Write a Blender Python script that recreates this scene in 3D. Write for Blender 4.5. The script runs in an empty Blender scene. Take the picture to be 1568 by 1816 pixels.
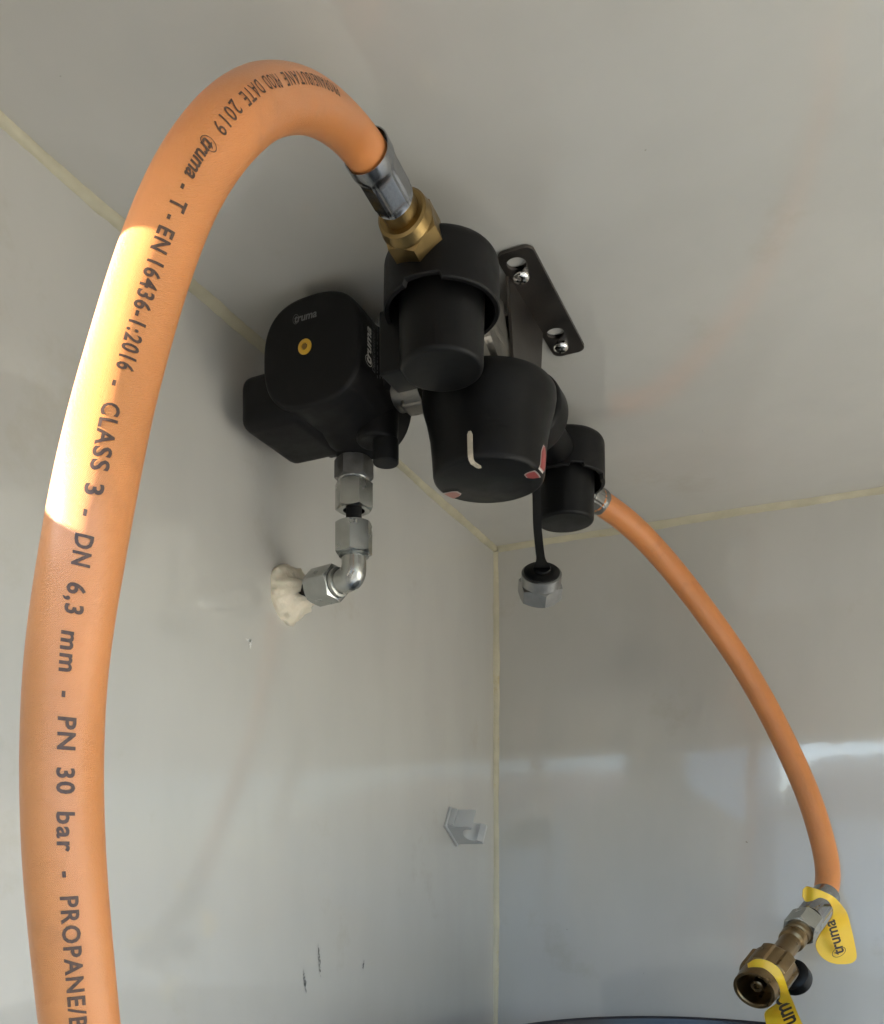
import bpy, bmesh, math, random
from mathutils import Vector, Matrix
R = math.radians
random.seed(4)
C = bpy.context.scene.collection
sc = bpy.context.scene

# ------------------------------------------------------------------ camera, sky, sun
FPX = 1600.0                      # focal length in pixels of the 1568 px wide photograph
YAW = 24.56
cy_, sy_ = math.cos(R(YAW)), math.sin(R(YAW))
cam_d = bpy.data.cameras.new('camera'); cam = bpy.data.objects.new('camera', cam_d); C.objects.link(cam)
cam_d.sensor_fit = 'HORIZONTAL'; cam_d.sensor_width = 36; cam_d.lens = 36*FPX/1568
cam_d.shift_y = (1526-908)/1568.0
cam_d.clip_start = 0.005; cam_d.clip_end = 400
cam.location = (0, 0, 0); cam.rotation_euler = (R(90), 0, R(YAW))
sc.camera = cam

SUN_DIR = Vector((-0.657, -0.751, 0.30)).normalized()      # from the scene towards the sun
w = bpy.data.worlds.new('World'); sc.world = w; w.use_nodes = True
nt = w.node_tree; nt.nodes.clear()
sky = nt.nodes.new('ShaderNodeTexSky'); sky.sky_type = 'NISHITA'; sky.sun_disc = False
sky.air_density = .8; sky.dust_density = .6; sky.ozone_density = 2.0
sky.sun_elevation = math.asin(SUN_DIR.z); sky.sun_rotation = math.atan2(SUN_DIR.x, SUN_DIR.y)
bg = nt.nodes.new('ShaderNodeBackground'); bg.inputs[1].default_value = 0.15
wo = nt.nodes.new('ShaderNodeOutputWorld')
nt.links.new(sky.outputs[0], bg.inputs[0]); nt.links.new(bg.outputs[0], wo.inputs[0])
sd = bpy.data.lights.new('sun', 'SUN'); sd.energy = 4.6; sd.angle = R(0.5); sd.color = (1, .98, .94)
so = bpy.data.objects.new('sun', sd); C.objects.link(so)
so.rotation_euler = SUN_DIR.to_track_quat('Z', 'Y').to_euler()
sc.view_settings.view_transform = 'Standard'; sc.view_settings.look = 'None'
sc.view_settings.gamma = 1; sc.view_settings.use_curve_mapping = False
sc.view_settings.exposure = 2.58
try:
    sc.cycles.max_bounces = 14; sc.cycles.diffuse_bounces = 8; sc.cycles.glossy_bounces = 6
    sc.cycles.sample_clamp_indirect = 8
    sc.cycles.caustics_reflective = False; sc.cycles.caustics_refractive = False
except Exception: pass

ZC, XL, YB, YF = 0.278, -0.291, 0.750, 0.05        # ceiling height, left wall, back wall, front opening
def P(px, py, f):                                   # a point seen at a pixel, f metres deep
    r = (px-784)/FPX*f; z = (1526-py)/FPX*f
    return Vector((r*cy_ - f*sy_, r*sy_ + f*cy_, z))
def proj(p):
    r = p.x*cy_ + p.y*sy_; f = -p.x*sy_ + p.y*cy_
    return 784+FPX*r/f, 1526-FPX*p.z/f
TOCAM = Vector((sy_, -cy_, 0)); CR = Vector((cy_, sy_, 0)); UP = Vector((0, 0, 1))

# ------------------------------------------------------------------ materials
def mat(name, col, rough=.5, metal=0, noise=0, nscale=200, bump=0, bscale=800, rvar=0, spec=.5, coat=0, col2=None, c2thr=None, c2scale=60, sss=0, trans=0, aniso=None):
    m = bpy.data.materials.new(name); m.use_nodes = True
    n = m.node_tree.nodes; l = m.node_tree.links; b = n['Principled BSDF']
    b.inputs['Base Color'].default_value = (*col, 1); b.inputs['Roughness'].default_value = rough
    b.inputs['Metallic'].default_value = metal; b.inputs['Specular IOR Level'].default_value = spec
    b.inputs['Coat Weight'].default_value = coat; b.inputs['Coat Roughness'].default_value = .1
    if trans: b.inputs['Transmission Weight'].default_value = trans
    if sss:
        b.inputs['Subsurface Weight'].default_value = sss; b.inputs['Subsurface Scale'].default_value = .002
    tc = n.new('ShaderNodeTexCoord')
    last = None
    if noise:
        t = n.new('ShaderNodeTexNoise'); t.inputs['Scale'].default_value = nscale; t.inputs['Detail'].default_value = 6
        l.new(tc.outputs['Object'], t.inputs['Vector'])
        mp = n.new('ShaderNodeMapRange'); mp.inputs[1].default_value = .3; mp.inputs[2].default_value = .7
        mp.inputs[3].default_value = 1-noise; mp.inputs[4].default_value = 1+noise
        l.new(t.outputs[0], mp.inputs[0])
        mx = n.new('ShaderNodeVectorMath'); mx.operation = 'SCALE'; mx.inputs[0].default_value = col
        l.new(mp.outputs[0], mx.inputs['Scale']); last = mx.outputs[0]
        if rvar:
            m2 = n.new('ShaderNodeMapRange'); m2.inputs[1].default_value = .3; m2.inputs[2].default_value = .7
            m2.inputs[3].default_value = rough-rvar; m2.inputs[4].default_value = rough+rvar
            l.new(t.outputs[0], m2.inputs[0]); l.new(m2.outputs[0], b.inputs['Roughness'])
    if col2:
        t = n.new('ShaderNodeTexNoise'); t.inputs['Scale'].default_value = c2scale; t.inputs['Detail'].default_value = 8
        t.inputs['Roughness'].default_value = .65
        l.new(tc.outputs['Object'], t.inputs['Vector'])
        rp = n.new('ShaderNodeMapRange'); rp.inputs[1].default_value = c2thr[0]; rp.inputs[2].default_value = c2thr[1]
        l.new(t.outputs[0], rp.inputs[0])
        mx = n.new('ShaderNodeMix'); mx.data_type = 'RGBA'; mx.inputs['A'].default_value = (*col, 1); mx.inputs['B'].default_value = (*col2, 1)
        if last: l.new(last, mx.inputs['A'])
        l.new(rp.outputs[0], mx.inputs['Factor']); last = mx.outputs['Result']
    if last: l.new(last, b.inputs['Base Color'])
    if bump:
        t = n.new('ShaderNodeTexNoise'); t.inputs['Scale'].default_value = bscale; t.inputs['Detail'].default_value = 4
        l.new(tc.outputs['Object'], t.inputs['Vector'])
        bp = n.new('ShaderNodeBump'); bp.inputs['Strength'].default_value = 1; bp.inputs['Distance'].default_value = bump
        l.new(t.outputs[0], bp.inputs['Height']); l.new(bp.outputs[0], b.inputs['Normal'])
    return m

M = {}
wallc = (.51, .50, .465)
M['wall'] = mat('locker_laminate', wallc, .04, noise=.03, nscale=9, bump=.00028, bscale=12, rvar=.012, coat=1, col2=(.44, .41, .34), c2thr=(.60, .80), c2scale=14)
M['ceil'] = mat('ceiling_laminate', wallc, .08, noise=.03, nscale=7, bump=.0004, bscale=8, rvar=.02, coat=.5, col2=(.44, .41, .34), c2thr=(.62, .85), c2scale=11)
M['outer'] = mat('outer_skin', (.75, .75, .73), .3, noise=.03, nscale=5)
M['seal'] = mat('sealant', (.48, .445, .325), .45, noise=.10, nscale=60, bump=.0008, bscale=150, col2=(.42, .34, .16), c2thr=(.60, .75), c2scale=35)
M['black'] = mat('black_plastic', (.0045, .0042, .0043), .50, noise=.12, nscale=120, bump=.00006, bscale=2600, rvar=.08, spec=.23, col2=(.012, .0115, .011), c2thr=(.55, .80), c2scale=70)
M['black2'] = mat('black_plastic_smooth', (.004, .004, .004), .42, noise=.15, nscale=90, bump=.00004, bscale=2000, rvar=.05, spec=.22)
M['rubber'] = mat('black_rubber', (.006, .006, .006), .6, noise=.2, nscale=300, spec=.3)
M['brass'] = mat('brass', (.27, .185, .075), .36, 1, noise=.08, nscale=160, bump=.00005, bscale=900, rvar=.08)
M['brass_old'] = mat('aged_brass', (.21, .15, .08), .34, 1, noise=.22, nscale=120, bump=.00008, bscale=500, rvar=.1)
M['zinc'] = mat('zinc_steel', (.44, .45, .43), .23, 1, noise=.10, nscale=120, bump=0, rvar=.06)
M['zinc_dark'] = mat('dull_steel', (.26, .26, .25), .42, 1, noise=.15, nscale=220, bump=.0001, bscale=600, rvar=.1)
M['crimp'] = mat('crimped_steel', (.33, .34, .36), .22, 1, noise=.08, nscale=300, bump=.00002, bscale=700, rvar=.05)
M['cast'] = mat('cast_aluminium', (.23, .215, .19), .42, 1, noise=.15, nscale=150, bump=.00025, bscale=420, rvar=.1)
M['bracket'] = mat('bracket_steel', (.13, .118, .108), .42, 1, noise=.18, nscale=70, bump=.00004, bscale=700, rvar=.08)
M['chrome'] = mat('screw_steel', (.75, .75, .73), .14, 1, noise=.1, nscale=500, bump=.0001, bscale=900)
M['print_w'] = mat('light_print', (.42, .41, .38), .6)
M['print_g'] = mat('grey_print', (.12, .12, .12), .6)
M['print_k'] = mat('black_ink', (.012, .009, .008), .6)
M['hose_ink'] = mat('hose_ink', (.085, .045, .028), .55, noise=.3, nscale=900, col2=(.25, .11, .05), c2thr=(.60, .72), c2scale=1500)
M['yellow'] = mat('yellow_screw', (.62, .36, .03), .35)
M['tag'] = mat('yellow_plastic', (.78, .50, .02), .38, noise=.04, nscale=60, bump=.0001, bscale=120, sss=.15)
M['putty'] = mat('putty', (.74, .67, .53), .55, noise=.08, nscale=70, bump=.0012, bscale=190, col2=(.42, .31, .22), c2thr=(.62, .80), c2scale=90, sss=.1)
M['pointer'] = mat('pointer_plastic', (.48, .43, .34), .45, noise=.15, nscale=300)
M['red'] = mat('red_window', (.30, .055, .05), .35, noise=.15, nscale=400)
M['redp'] = mat('faded_pink', (.33, .15, .12), .3)
M['clear'] = mat('clear_edge', (.55, .50, .46), .15)
M['clip'] = mat('clip_plastic', (.43, .435, .435), .3, noise=.03, nscale=80)
M['scuff'] = mat('scuff', (.07, .07, .065), .6, col2=wallc, c2thr=(.50, .58), c2scale=900)
M['chip'] = mat('chip', (.72, .72, .68), .5)
M['bottle'] = mat('bottle_paint', (.42, .43, .44), .35)
M['navy'] = mat('collar_plastic', (.012, .013, .022), .32, noise=.2, nscale=60)
M['ground'] = mat('concrete', (.235, .21, .165), .85, noise=.15, nscale=3)
M['floor'] = mat('locker_floor', (.42, .42, .41), .5, noise=.05, nscale=12)
M['render_w'] = mat('house_render', (.62, .63, .65), .9, noise=.06, nscale=3)

def dirty(m):
    # faint upright wipe marks and tiny specks of dirt on the shiny panels
    n = m.node_tree.nodes; l = m.node_tree.links; b = n['Principled BSDF']
    src = b.inputs['Base Color'].links[0].from_socket
    tc = n.new('ShaderNodeTexCoord')
    mp = n.new('ShaderNodeMapping'); mp.inputs['Scale'].default_value = (30, 30, 9); l.new(tc.outputs['Object'], mp.inputs[0])
    t = n.new('ShaderNodeTexNoise'); t.inputs['Scale'].default_value = 1; t.inputs['Detail'].default_value = 7; l.new(mp.outputs[0], t.inputs['Vector'])
    a = n.new('ShaderNodeMapRange'); a.inputs[1].default_value = .40; a.inputs[2].default_value = .68; a.inputs[3].default_value = 1.015; a.inputs[4].default_value = .978
    l.new(t.outputs[0], a.inputs[0])
    sc_ = n.new('ShaderNodeVectorMath'); sc_.operation = 'SCALE'; l.new(src, sc_.inputs[0]); l.new(a.outputs[0], sc_.inputs['Scale'])
    t2 = n.new('ShaderNodeTexNoise'); t2.inputs['Scale'].default_value = 330; t2.inputs['Detail'].default_value = 2; l.new(tc.outputs['Object'], t2.inputs['Vector'])
    t3 = n.new('ShaderNodeTexNoise'); t3.inputs['Scale'].default_value = 9; l.new(tc.outputs['Object'], t3.inputs['Vector'])
    ad = n.new('ShaderNodeMath'); ad.operation = 'MULTIPLY_ADD'; ad.inputs[1].default_value = .35; l.new(t3.outputs[0], ad.inputs[0]); l.new(t2.outputs[0], ad.inputs[2])
    c = n.new('ShaderNodeMapRange'); c.inputs[1].default_value = 1.0; c.inputs[2].default_value = 1.06; l.new(ad.outputs[0], c.inputs[0])
    mx = n.new('ShaderNodeMix'); mx.data_type = 'RGBA'; mx.inputs['B'].default_value = (.20, .18, .14, 1); l.new(c.outputs[0], mx.inputs['Factor']); l.new(sc_.outputs[0], mx.inputs['A'])
    l.new(mx.outputs['Result'], b.inputs['Base Color'])
dirty(M['wall']); dirty(M['ceil'])
def hose_mat(name, base):
    m = mat(name, base, .40, noise=.05, nscale=45, rvar=.04, spec=.55, col2=(base[0]*.72, base[1]*.72, base[2]*.8), c2thr=(.58, .82), c2scale=38)
    n = m.node_tree.nodes; l = m.node_tree.links; b = n['Principled BSDF']
    b.inputs['Subsurface Weight'].default_value = .12; b.inputs['Subsurface Scale'].default_value = .0015
    b.inputs['Subsurface Radius'].default_value = (1, .4, .15)
    b.inputs['Coat Weight'].default_value = .35; b.inputs['Coat Roughness'].default_value = .3
    uv = n.new('ShaderNodeUVMap'); mp = n.new('ShaderNodeMapping'); mp.inputs['Rotation'].default_value = (0, 0, .9)
    l.new(uv.outputs[0], mp.inputs[0])
    wv = n.new('ShaderNodeTexWave'); wv.inputs['Scale'].default_value = 110; wv.inputs['Distortion'].default_value = 5; wv.inputs['Detail'].default_value = 2
    wv.inputs['Detail Scale'].default_value = 1.4
    l.new(mp.outputs[0], wv.inputs['Vector'])
    tc = n.new('ShaderNodeTexCoord'); t = n.new('ShaderNodeTexNoise'); t.inputs['Scale'].default_value = 1100
    l.new(tc.outputs['Object'], t.inputs['Vector'])
    ad = n.new('ShaderNodeMath'); ad.operation = 'ADD'; l.new(wv.outputs['Fac'], ad.inputs[0]); l.new(t.outputs[0], ad.inputs[1])
    bp = n.new('ShaderNodeBump'); bp.inputs['Distance'].default_value = .00006; l.new(ad.outputs[0], bp.inputs['Height'])
    l.new(bp.outputs[0], b.inputs['Normal'])
    return m
M['hose'] = hose_mat('orange_rubber', (.66, .245, .070))
M['hose2'] = hose_mat('orange_rubber_shaded', (.66, .245, .065))
M['hose2'] = M['hose']

def tile_mat():
    m = mat('roof_tiles', (.30, .13, .07), .8, noise=.3, nscale=4)
    n = m.node_tree.nodes; l = m.node_tree.links; b = n['Principled BSDF']
    tc = n.new('ShaderNodeTexCoord'); br = n.new('ShaderNodeTexBrick'); br.inputs['Scale'].default_value = 5
    br.inputs['Color1'].default_value = (.55, .33, .25, 1); br.inputs['Color2'].default_value = (.42, .24, .18, 1); br.inputs['Mortar'].default_value = (.20, .12, .09, 1)
    br.inputs['Mortar Size'].default_value = .05
    l.new(tc.outputs['UV'], br.inputs['Vector']); l.new(br.outputs[0], b.inputs['Base Color'])
    return m
M['tiles'] = tile_mat()

# ------------------------------------------------------------------ object helpers
def org(p):
    v = Vector((0, 0, 0))
    while p is not None: v += p.location; p = p.parent
    return v
def obj(name, bm, m, parent=None, smooth=35, recalc=True):
    if recalc: bmesh.ops.recalc_face_normals(bm, faces=bm.faces)
    o_ = org(parent)
    for v in bm.verts: v.co -= o_
    me = bpy.data.meshes.new(name); bm.to_mesh(me); bm.free()
    me.materials.append(M[m] if isinstance(m, str) else m)
    for p in me.polygons: p.use_smooth = True
    me.set_sharp_from_angle(angle=R(smooth))
    o = bpy.data.objects.new(name, me); C.objects.link(o); o.parent = parent
    return o
def tag(o, label=None, cat=None, group=None, kind=None):
    if label: o['label'] = label
    if cat: o['category'] = cat
    if group: o['group'] = group
    if kind: o['kind'] = kind
    return o
def thing(name, label, cat, loc, group=None):
    o = bpy.data.objects.new(name, None); C.objects.link(o); o.location = loc; o.empty_display_size = .02
    return tag(o, label, cat, group)
def frame(axis, hint=None):
    a = Vector(axis).normalized()
    h = Vector(hint) if hint is not None else (UP if abs(a.z) < .9 else Vector((1, 0, 0)))
    u = (h - a*h.dot(a)).normalized(); v = a.cross(u)
    return a, u, v
def loft(bm, rings, cap0=True, cap1=True, closed=True):
    vs = [[bm.verts.new(p) for p in r] for r in rings]
    for a, b in zip(vs, vs[1:]):
        n = len(a)
        for i in range(n if closed else n-1):
            j = (i+1) % n
            try: bm.faces.new((a[i], a[j], b[j], b[i]))
            except ValueError: pass
    if cap0: bm.faces.new(vs[0][::-1])
    if cap1: bm.faces.new(vs[-1])
    return vs
def lathe(bm, p0, axis, prof, seg=64, cap0=True, cap1=True, hint=None):
    a, u, v = frame(axis, hint); p0 = Vector(p0)
    rings = [[p0 + a*t + (u*math.cos(2*math.pi*i/seg)+v*math.sin(2*math.pi*i/seg))*r for i in range(seg)] for t, r in prof]
    return loft(bm, rings, cap0, cap1)
def rounded(t0, r0, t1, r1, e0=0, e1=0, n=5):      # profile of a drum with rounded edges
    pr = []
    if e0:
        for k in range(n+1):
            q = math.pi/2*k/n; pr.append((t0+e0*(1-math.sin(q))*1, r0-e0+e0*math.sin(q)) if False else (t0+e0*(1-math.cos(q)), r0-e0+e0*math.sin(q)))
    else: pr.append((t0, r0))
    if e1:
        for k in range(n+1):
            q = math.pi/2*k/n; pr.append((t1-e1*(1-math.sin(q+0))*1 if False else t1-e1*(1-math.sin(q)), r1-e1+e1*math.cos(q)))
    else: pr.append((t1, r1))
    return pr
def box(bm, lo, hi, bev=0, seg=3):
    lo = Vector(lo); hi = Vector(hi)
    r = bmesh.ops.create_cube(bm, size=1)
    vs = r['verts']
    for v in vs: v.co = Vector((lo[k]+(v.co[k]+.5)*(hi[k]-lo[k]) for k in range(3)))
    if bev:
        es = {e for v in vs for e in v.link_edges}
        bmesh.ops.bevel(bm, geom=list(es), offset=bev, segments=seg, affect='EDGES', profile=.5)
def hexnut(bm, p0, axis, h, af, c0=True, c1=True, hint=None, rot=0, bore=0, cr=.93, kk=.55):
    a, u, v = frame(axis, hint); p0 = Vector(p0); seg = 72; ap = af/2; r0 = ap*cr
    rings = [[], [], [], []]
    for i in range(seg):
        ph = 2*math.pi*i/seg
        q = ((ph+math.pi/6) % (math.pi/3)) - math.pi/6
        rh = ap/math.cos(q)
        d = (u*math.cos(ph+rot)+v*math.sin(ph+rot))
        t = (rh-r0)*kk
        rings[0].append(p0 + d*(r0 if c0 else rh)); rings[1].append(p0+a*(t if c0 else 0.0001)+d*rh)
        rings[2].append(p0+a*(h-(t if c1 else 0.0001))+d*rh); rings[3].append(p0+a*h+d*(r0 if c1 else rh))
    if bore:
        inner = [[p0+a*tt+(u*math.cos(2*math.pi*i/seg+rot)+v*math.sin(2*math.pi*i/seg+rot))*bore for i in range(seg)] for tt in (h, h-.6*h)]
        loft(bm, rings+inner, True, True)
    else: loft(bm, rings)
def catmull(pts, n=12):
    out = []
    P_ = [pts[0]*2-pts[1]] + pts + [pts[-1]*2-pts[-2]]
    for i in range(1, len(P_)-2):
        a, b, c, d = P_[i-1:i+3]
        for k in range(n):
            t = k/n
            out.append(.5*((2*b)+(c-a)*t+(2*a-5*b+4*c-d)*t*t+(3*b-a-3*c+d)*t**3))
    out.append(pts[-1]); return out
def resample(pts, step):
    L = [0]
    for a, b in zip(pts, pts[1:]): L.append(L[-1]+(b-a).length)
    n = max(2, int(L[-1]/step)); out = []; j = 0
    for k in range(n+1):
        s = L[-1]*k/n
        while j < len(L)-2 and L[j+1] < s: j += 1
        out.append(pts[j].lerp(pts[j+1], (s-L[j])/max(1e-9, L[j+1]-L[j])))
    return out
class Tube:
    def __init__(self, pts, r, step=.002, smooth=3):
        self.p = resample(catmull(pts), step)
        for _ in range(smooth*8):
            q = self.p[:]
            for i in range(1, len(q)-1): q[i] = (self.p[i-1]+self.p[i]*2+self.p[i+1])/4
            self.p = q
        self.r = r; n = len(self.p)
        self.t = [(self.p[min(i+1, n-1)]-self.p[max(i-1, 0)]).normalized() for i in range(n)]
        u = frame(self.t[0])[1]; self.u = [u]
        for i in range(1, n):
            u = u - self.t[i]*u.dot(self.t[i]); u.normalize(); self.u.append(u)
        self.s = [0]
        for a, b in zip(self.p, self.p[1:]): self.s.append(self.s[-1]+(b-a).length)
    def at(self, s, th, off=0):
        n = len(self.p); k = s/self.s[-1]*(n-1); i = max(0, min(n-2, int(k))); f = k-i
        p = self.p[i].lerp(self.p[i+1], f); t = self.t[i].lerp(self.t[i+1], f).normalized(); u = self.u[i].lerp(self.u[i+1], f)
        u = (u-t*u.dot(t)).normalized(); v = t.cross(u)
        return p+(u*math.cos(th)+v*math.sin(th))*(self.r+off)
    def find(self, px, py):                         # the spot on the camera side of the tube nearest a pixel
        best = None
        for i in range(0, len(self.p)):
            c = proj(self.p[i])
            if (c[0]-px)**2+(c[1]-py)**2 > 130**2: continue
            v = self.t[i].cross(self.u[i])
            for k in range(72):
                th = k*math.pi/36
                nrm = self.u[i]*math.cos(th)+v*math.sin(th); q = self.p[i]+nrm*self.r
                if nrm.dot(-q) < 0: continue
                a = proj(q); d = (a[0]-px)**2+(a[1]-py)**2
                if best is None or d < best[0]: best = (d, self.s[i], th)
        _, s0, th0 = best; ds, dt = .002, R(5)
        for _ in range(12):
            c = []
            for a in (-1, 0, 1):
                for b in (-1, 0, 1):
                    q = proj(self.at(min(max(s0+a*ds, 0), self.s[-1]), th0+b*dt)); c.append(((q[0]-px)**2+(q[1]-py)**2, s0+a*ds, th0+b*dt))
            m_ = min(c)
            if m_[1] == s0 and m_[2] == th0: ds /= 2; dt /= 2
            s0, th0 = m_[1], m_[2]
        return s0, th0
    def mesh(self, seg=48):
        bm = bmesh.new(); uvl = bm.loops.layers.uv.new('uv')
        vs = []
        for i, p in enumerate(self.p):
            v = self.t[i].cross(self.u[i])
            vs.append([bm.verts.new(p+(self.u[i]*math.cos(2*math.pi*k/seg)+v*math.sin(2*math.pi*k/seg))*self.r) for k in range(seg)])
        per = 2*math.pi*self.r
        for i in range(len(vs)-1):
            for k in range(seg):
                j = (k+1) % seg
                f = bm.faces.new((vs[i][k], vs[i][j], vs[i+1][j], vs[i+1][k]))
                for lp, (a, b) in zip(f.loops, ((i, k), (i, k+1), (i+1, k+1), (i+1, k))): lp[uvl].uv = (self.s[a]*10, b/seg*per*10)
        bm.faces.new(vs[0][::-1]); bm.faces.new(vs[-1])
        return bm
def text_bm(body, shear=0, bold=0, size=1, space=1.0):
    cu = bpy.data.curves.new('t', 'FONT'); cu.body = body; cu.size = size; cu.shear = shear; cu.offset = bold; cu.space_character = space
    cu.resolution_u = 3
    o = bpy.data.objects.new('t', cu); C.objects.link(o)
    dg = bpy.context.evaluated_depsgraph_get(); dg.update()
    me = bpy.data.meshes.new_from_object(o.evaluated_get(dg))
    bm = bmesh.new(); bm.from_mesh(me)
    bpy.data.objects.remove(o); bpy.data.curves.remove(cu); bpy.data.meshes.remove(me)
    bmesh.ops.remove_doubles(bm, verts=bm.verts, dist=1e-5)
    bmesh.ops.triangulate(bm, faces=bm.faces)
    return bm
def ring2d(bm, cx, cy, r, wd, seg=40, sx=1.0):
    a = [bm.verts.new((cx+sx*(r)*math.cos(2*math.pi*i/seg), cy+(r)*math.sin(2*math.pi*i/seg), 0)) for i in range(seg)]
    b = [bm.verts.new((cx+sx*(r+wd)*math.cos(2*math.pi*i/seg), cy+(r+wd)*math.sin(2*math.pi*i/seg), 0)) for i in range(seg)]
    for i in range(seg): bm.faces.new((a[i], a[(i+1) % seg], b[(i+1) % seg], b[i]))
def logo_bm(circle=True):                           # heavy slanted lower-case lettering, the t ringed
    bm = text_bm('truma', shear=.18, bold=.022, space=.98)
    if circle: ring2d(bm, .20, .30, .40, .045, sx=.72)
    return bm
def ext(bm):
    xs = [v.co.x for v in bm.verts]; return min(xs), max(xs)
def subdiv(bm, L):
    for _ in range(4):
        es = [e for e in bm.edges if e.calc_length() > L]
        if not es: break
        bmesh.ops.subdivide_edges(bm, edges=es, cuts=1); bmesh.ops.triangulate(bm, faces=[f for f in bm.faces if len(f.verts) > 3])

# ------------------------------------------------------------------ the locker
def struct(name, bm, m, smooth=35):
    o = obj(name, bm, m, None, smooth); o['kind'] = 'structure'; return o
def slab(name, lo, hi, m, bev=0):
    bm = bmesh.new(); box(bm, lo, hi, bev); return struct(name, bm, m)
XR, ZF, T = .95, -.55, .02
slab('ceiling', (XL-T, YF, ZC), (XR+T, YB+T, ZC+T), 'ceil')
wl = slab('wall_left', (XL-T, YF, ZF), (XL, YB, ZC-.0005), 'wall')
slab('wall_back', (XL-T, YB, ZF), (XR+T, YB+T, ZC-.0005), 'wall')
slab('wall_right', (XR, YF, ZF), (XR+T, YB-.0005, ZC-.0005), 'wall')
slab('floor', (XL-T, YF, ZF-T), (XR+T, YB+T, ZF-.0005), 'floor')
# unseen front wall of the vehicle round the opening, also blocking the sun: header above, jambs, sill
HZ = .1730
def prism(bm, pts, y0, y1):
    loft(bm, [[Vector((x, y0, z)) for x, z in pts], [Vector((x, y1, z)) for x, z in pts]])
bm = bmesh.new()
prism(bm, [(-1.3, HZ), (XR+1.0, HZ), (XR+1.0, 1.1), (-1.3, 1.1)], YF-.022, YF-.001)
prism(bm, [(-1.3, -.60), (-.148, -.60), (-.148, .0552), (-.242, .1182), (-.242, HZ-.0003), (-1.3, HZ-.0003)], YF-.022, YF-.001)  # unseen left jamb, slanted notch added to bound the hose's sunlit patch
prism(bm, [(.90, -.60), (XR+1.0, -.60), (XR+1.0, HZ-.0003), (.90, HZ-.0003)], YF-.022, YF-.001)
prism(bm, [(-.1479, -.60), (.8999, -.60), (.8999, -.50), (-.1479, -.50)], YF-.022, YF-.001)
struct('wall_front_sun_slot', bm, 'outer')

def bead(p0, p1, d1, d2, wd, name_label, seed):
    rnd = random.Random(seed); p0, p1 = Vector(p0), Vector(p1); d1, d2 = Vector(d1), Vector(d2)
    n = 260; rings = []; w_ = wd; w2 = wd
    for i in range(n+1):
        t = i/n; p = p0.lerp(p1, t)
        w_ += rnd.uniform(-1, 1)*wd*.08 + (wd-w_)*.06; w2 += rnd.uniform(-1, 1)*wd*.08+(wd-w2)*.06
        m_ = wd*.30
        rings.append([p-d1*.0005-d2*.0005, p+d1*w_-d2*.0003, p+d1*w_*.93+d2*m_*.8, p+d1*w_*.66+d2*w2*.60, p+d2*w2*.93+d1*m_*.8, p+d2*w2-d1*.0003])
    bm = bmesh.new(); loft(bm, rings)
    return tag(obj('sealant_bead', bm, 'seal', None, 60), name_label, 'sealant', 'sealant beads along the locker corners')
bead((XL, YF, ZC), (XL, YB, ZC), (1, 0, 0), (0, 0, -1), .0039, 'cream sealant bead running diagonally between ceiling and left wall', 1)
bead((XL+.004, YB, ZC), (XR, YB, ZC), (0, -1, 0), (0, 0, -1), .0042, 'cream sealant bead between ceiling and back wall, right of the corner', 2)
bead((XL, YB, ZC-.004), (XL, YB, ZF), (1, 0, 0), (0, -1, 0), .0036, 'upright cream sealant bead in the corner of the two walls', 3)

# outside: ground and the house that shows as a reflection in the shiny back wall
bm = bmesh.new()
bmesh.ops.create_grid(bm, x_segments=8, y_segments=8, size=90)
for v in bm.verts: v.co.z = -1.0
struct('ground', bm, 'ground')
def house(x0, x1, y0, y1, zb, ze, zr, label, shift=0):
    h = thing('neighbour_house', label, 'house', ((x0+x1)/2, (y0+y1)/2, zb))
    bm = bmesh.new(); box(bm, (x0, y0, zb), (x1, y1, ze))
    wall = obj('wall', bm, 'render_w', h)
    xm = (x0+x1)/2+shift; bm = bmesh.new(); o_ = .12
    uvl = bm.loops.layers.uv.new('uv')
    A = [Vector((x0-o_, y1+o_, ze)), Vector((xm, y1+o_, zr)), Vector((x1+o_, y1+o_, ze))]
    ym = (y0+y1)/2
    pts = [Vector((x0-o_, y1+o_, ze)), Vector((x1+o_, y1+o_, ze)), Vector((x1-.6, ym, zr)), Vector((x0+.27, ym, zr)), Vector((x0-o_, y0-o_, ze)), Vector((x1+o_, y0-o_, ze))]
    vs = [bm.verts.new(p) for p in pts]
    for idx in ((0, 1, 2, 3), (5, 4, 3, 2), (4, 0, 3), (1, 5, 2), (4, 5, 1, 0)):
        f = bm.faces.new([vs[i] for i in idx])
        for lp in f.loops: lp[uvl].uv = (lp.vert.co.x, lp.vert.co.z*2)
    obj('roof', bm, 'tiles', h)
    return h, wall
house(-4.2, -1.3, -17, -12, -1.0, 2.2, 3.4, 'taller pale house mirrored faintly left of the brown roof in the back wall')
house(-.82, 7.5, -17, -10, -1.0, .55, 1.56, 'low house with brown tiled roof, mirrored in the back wall right')

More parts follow.
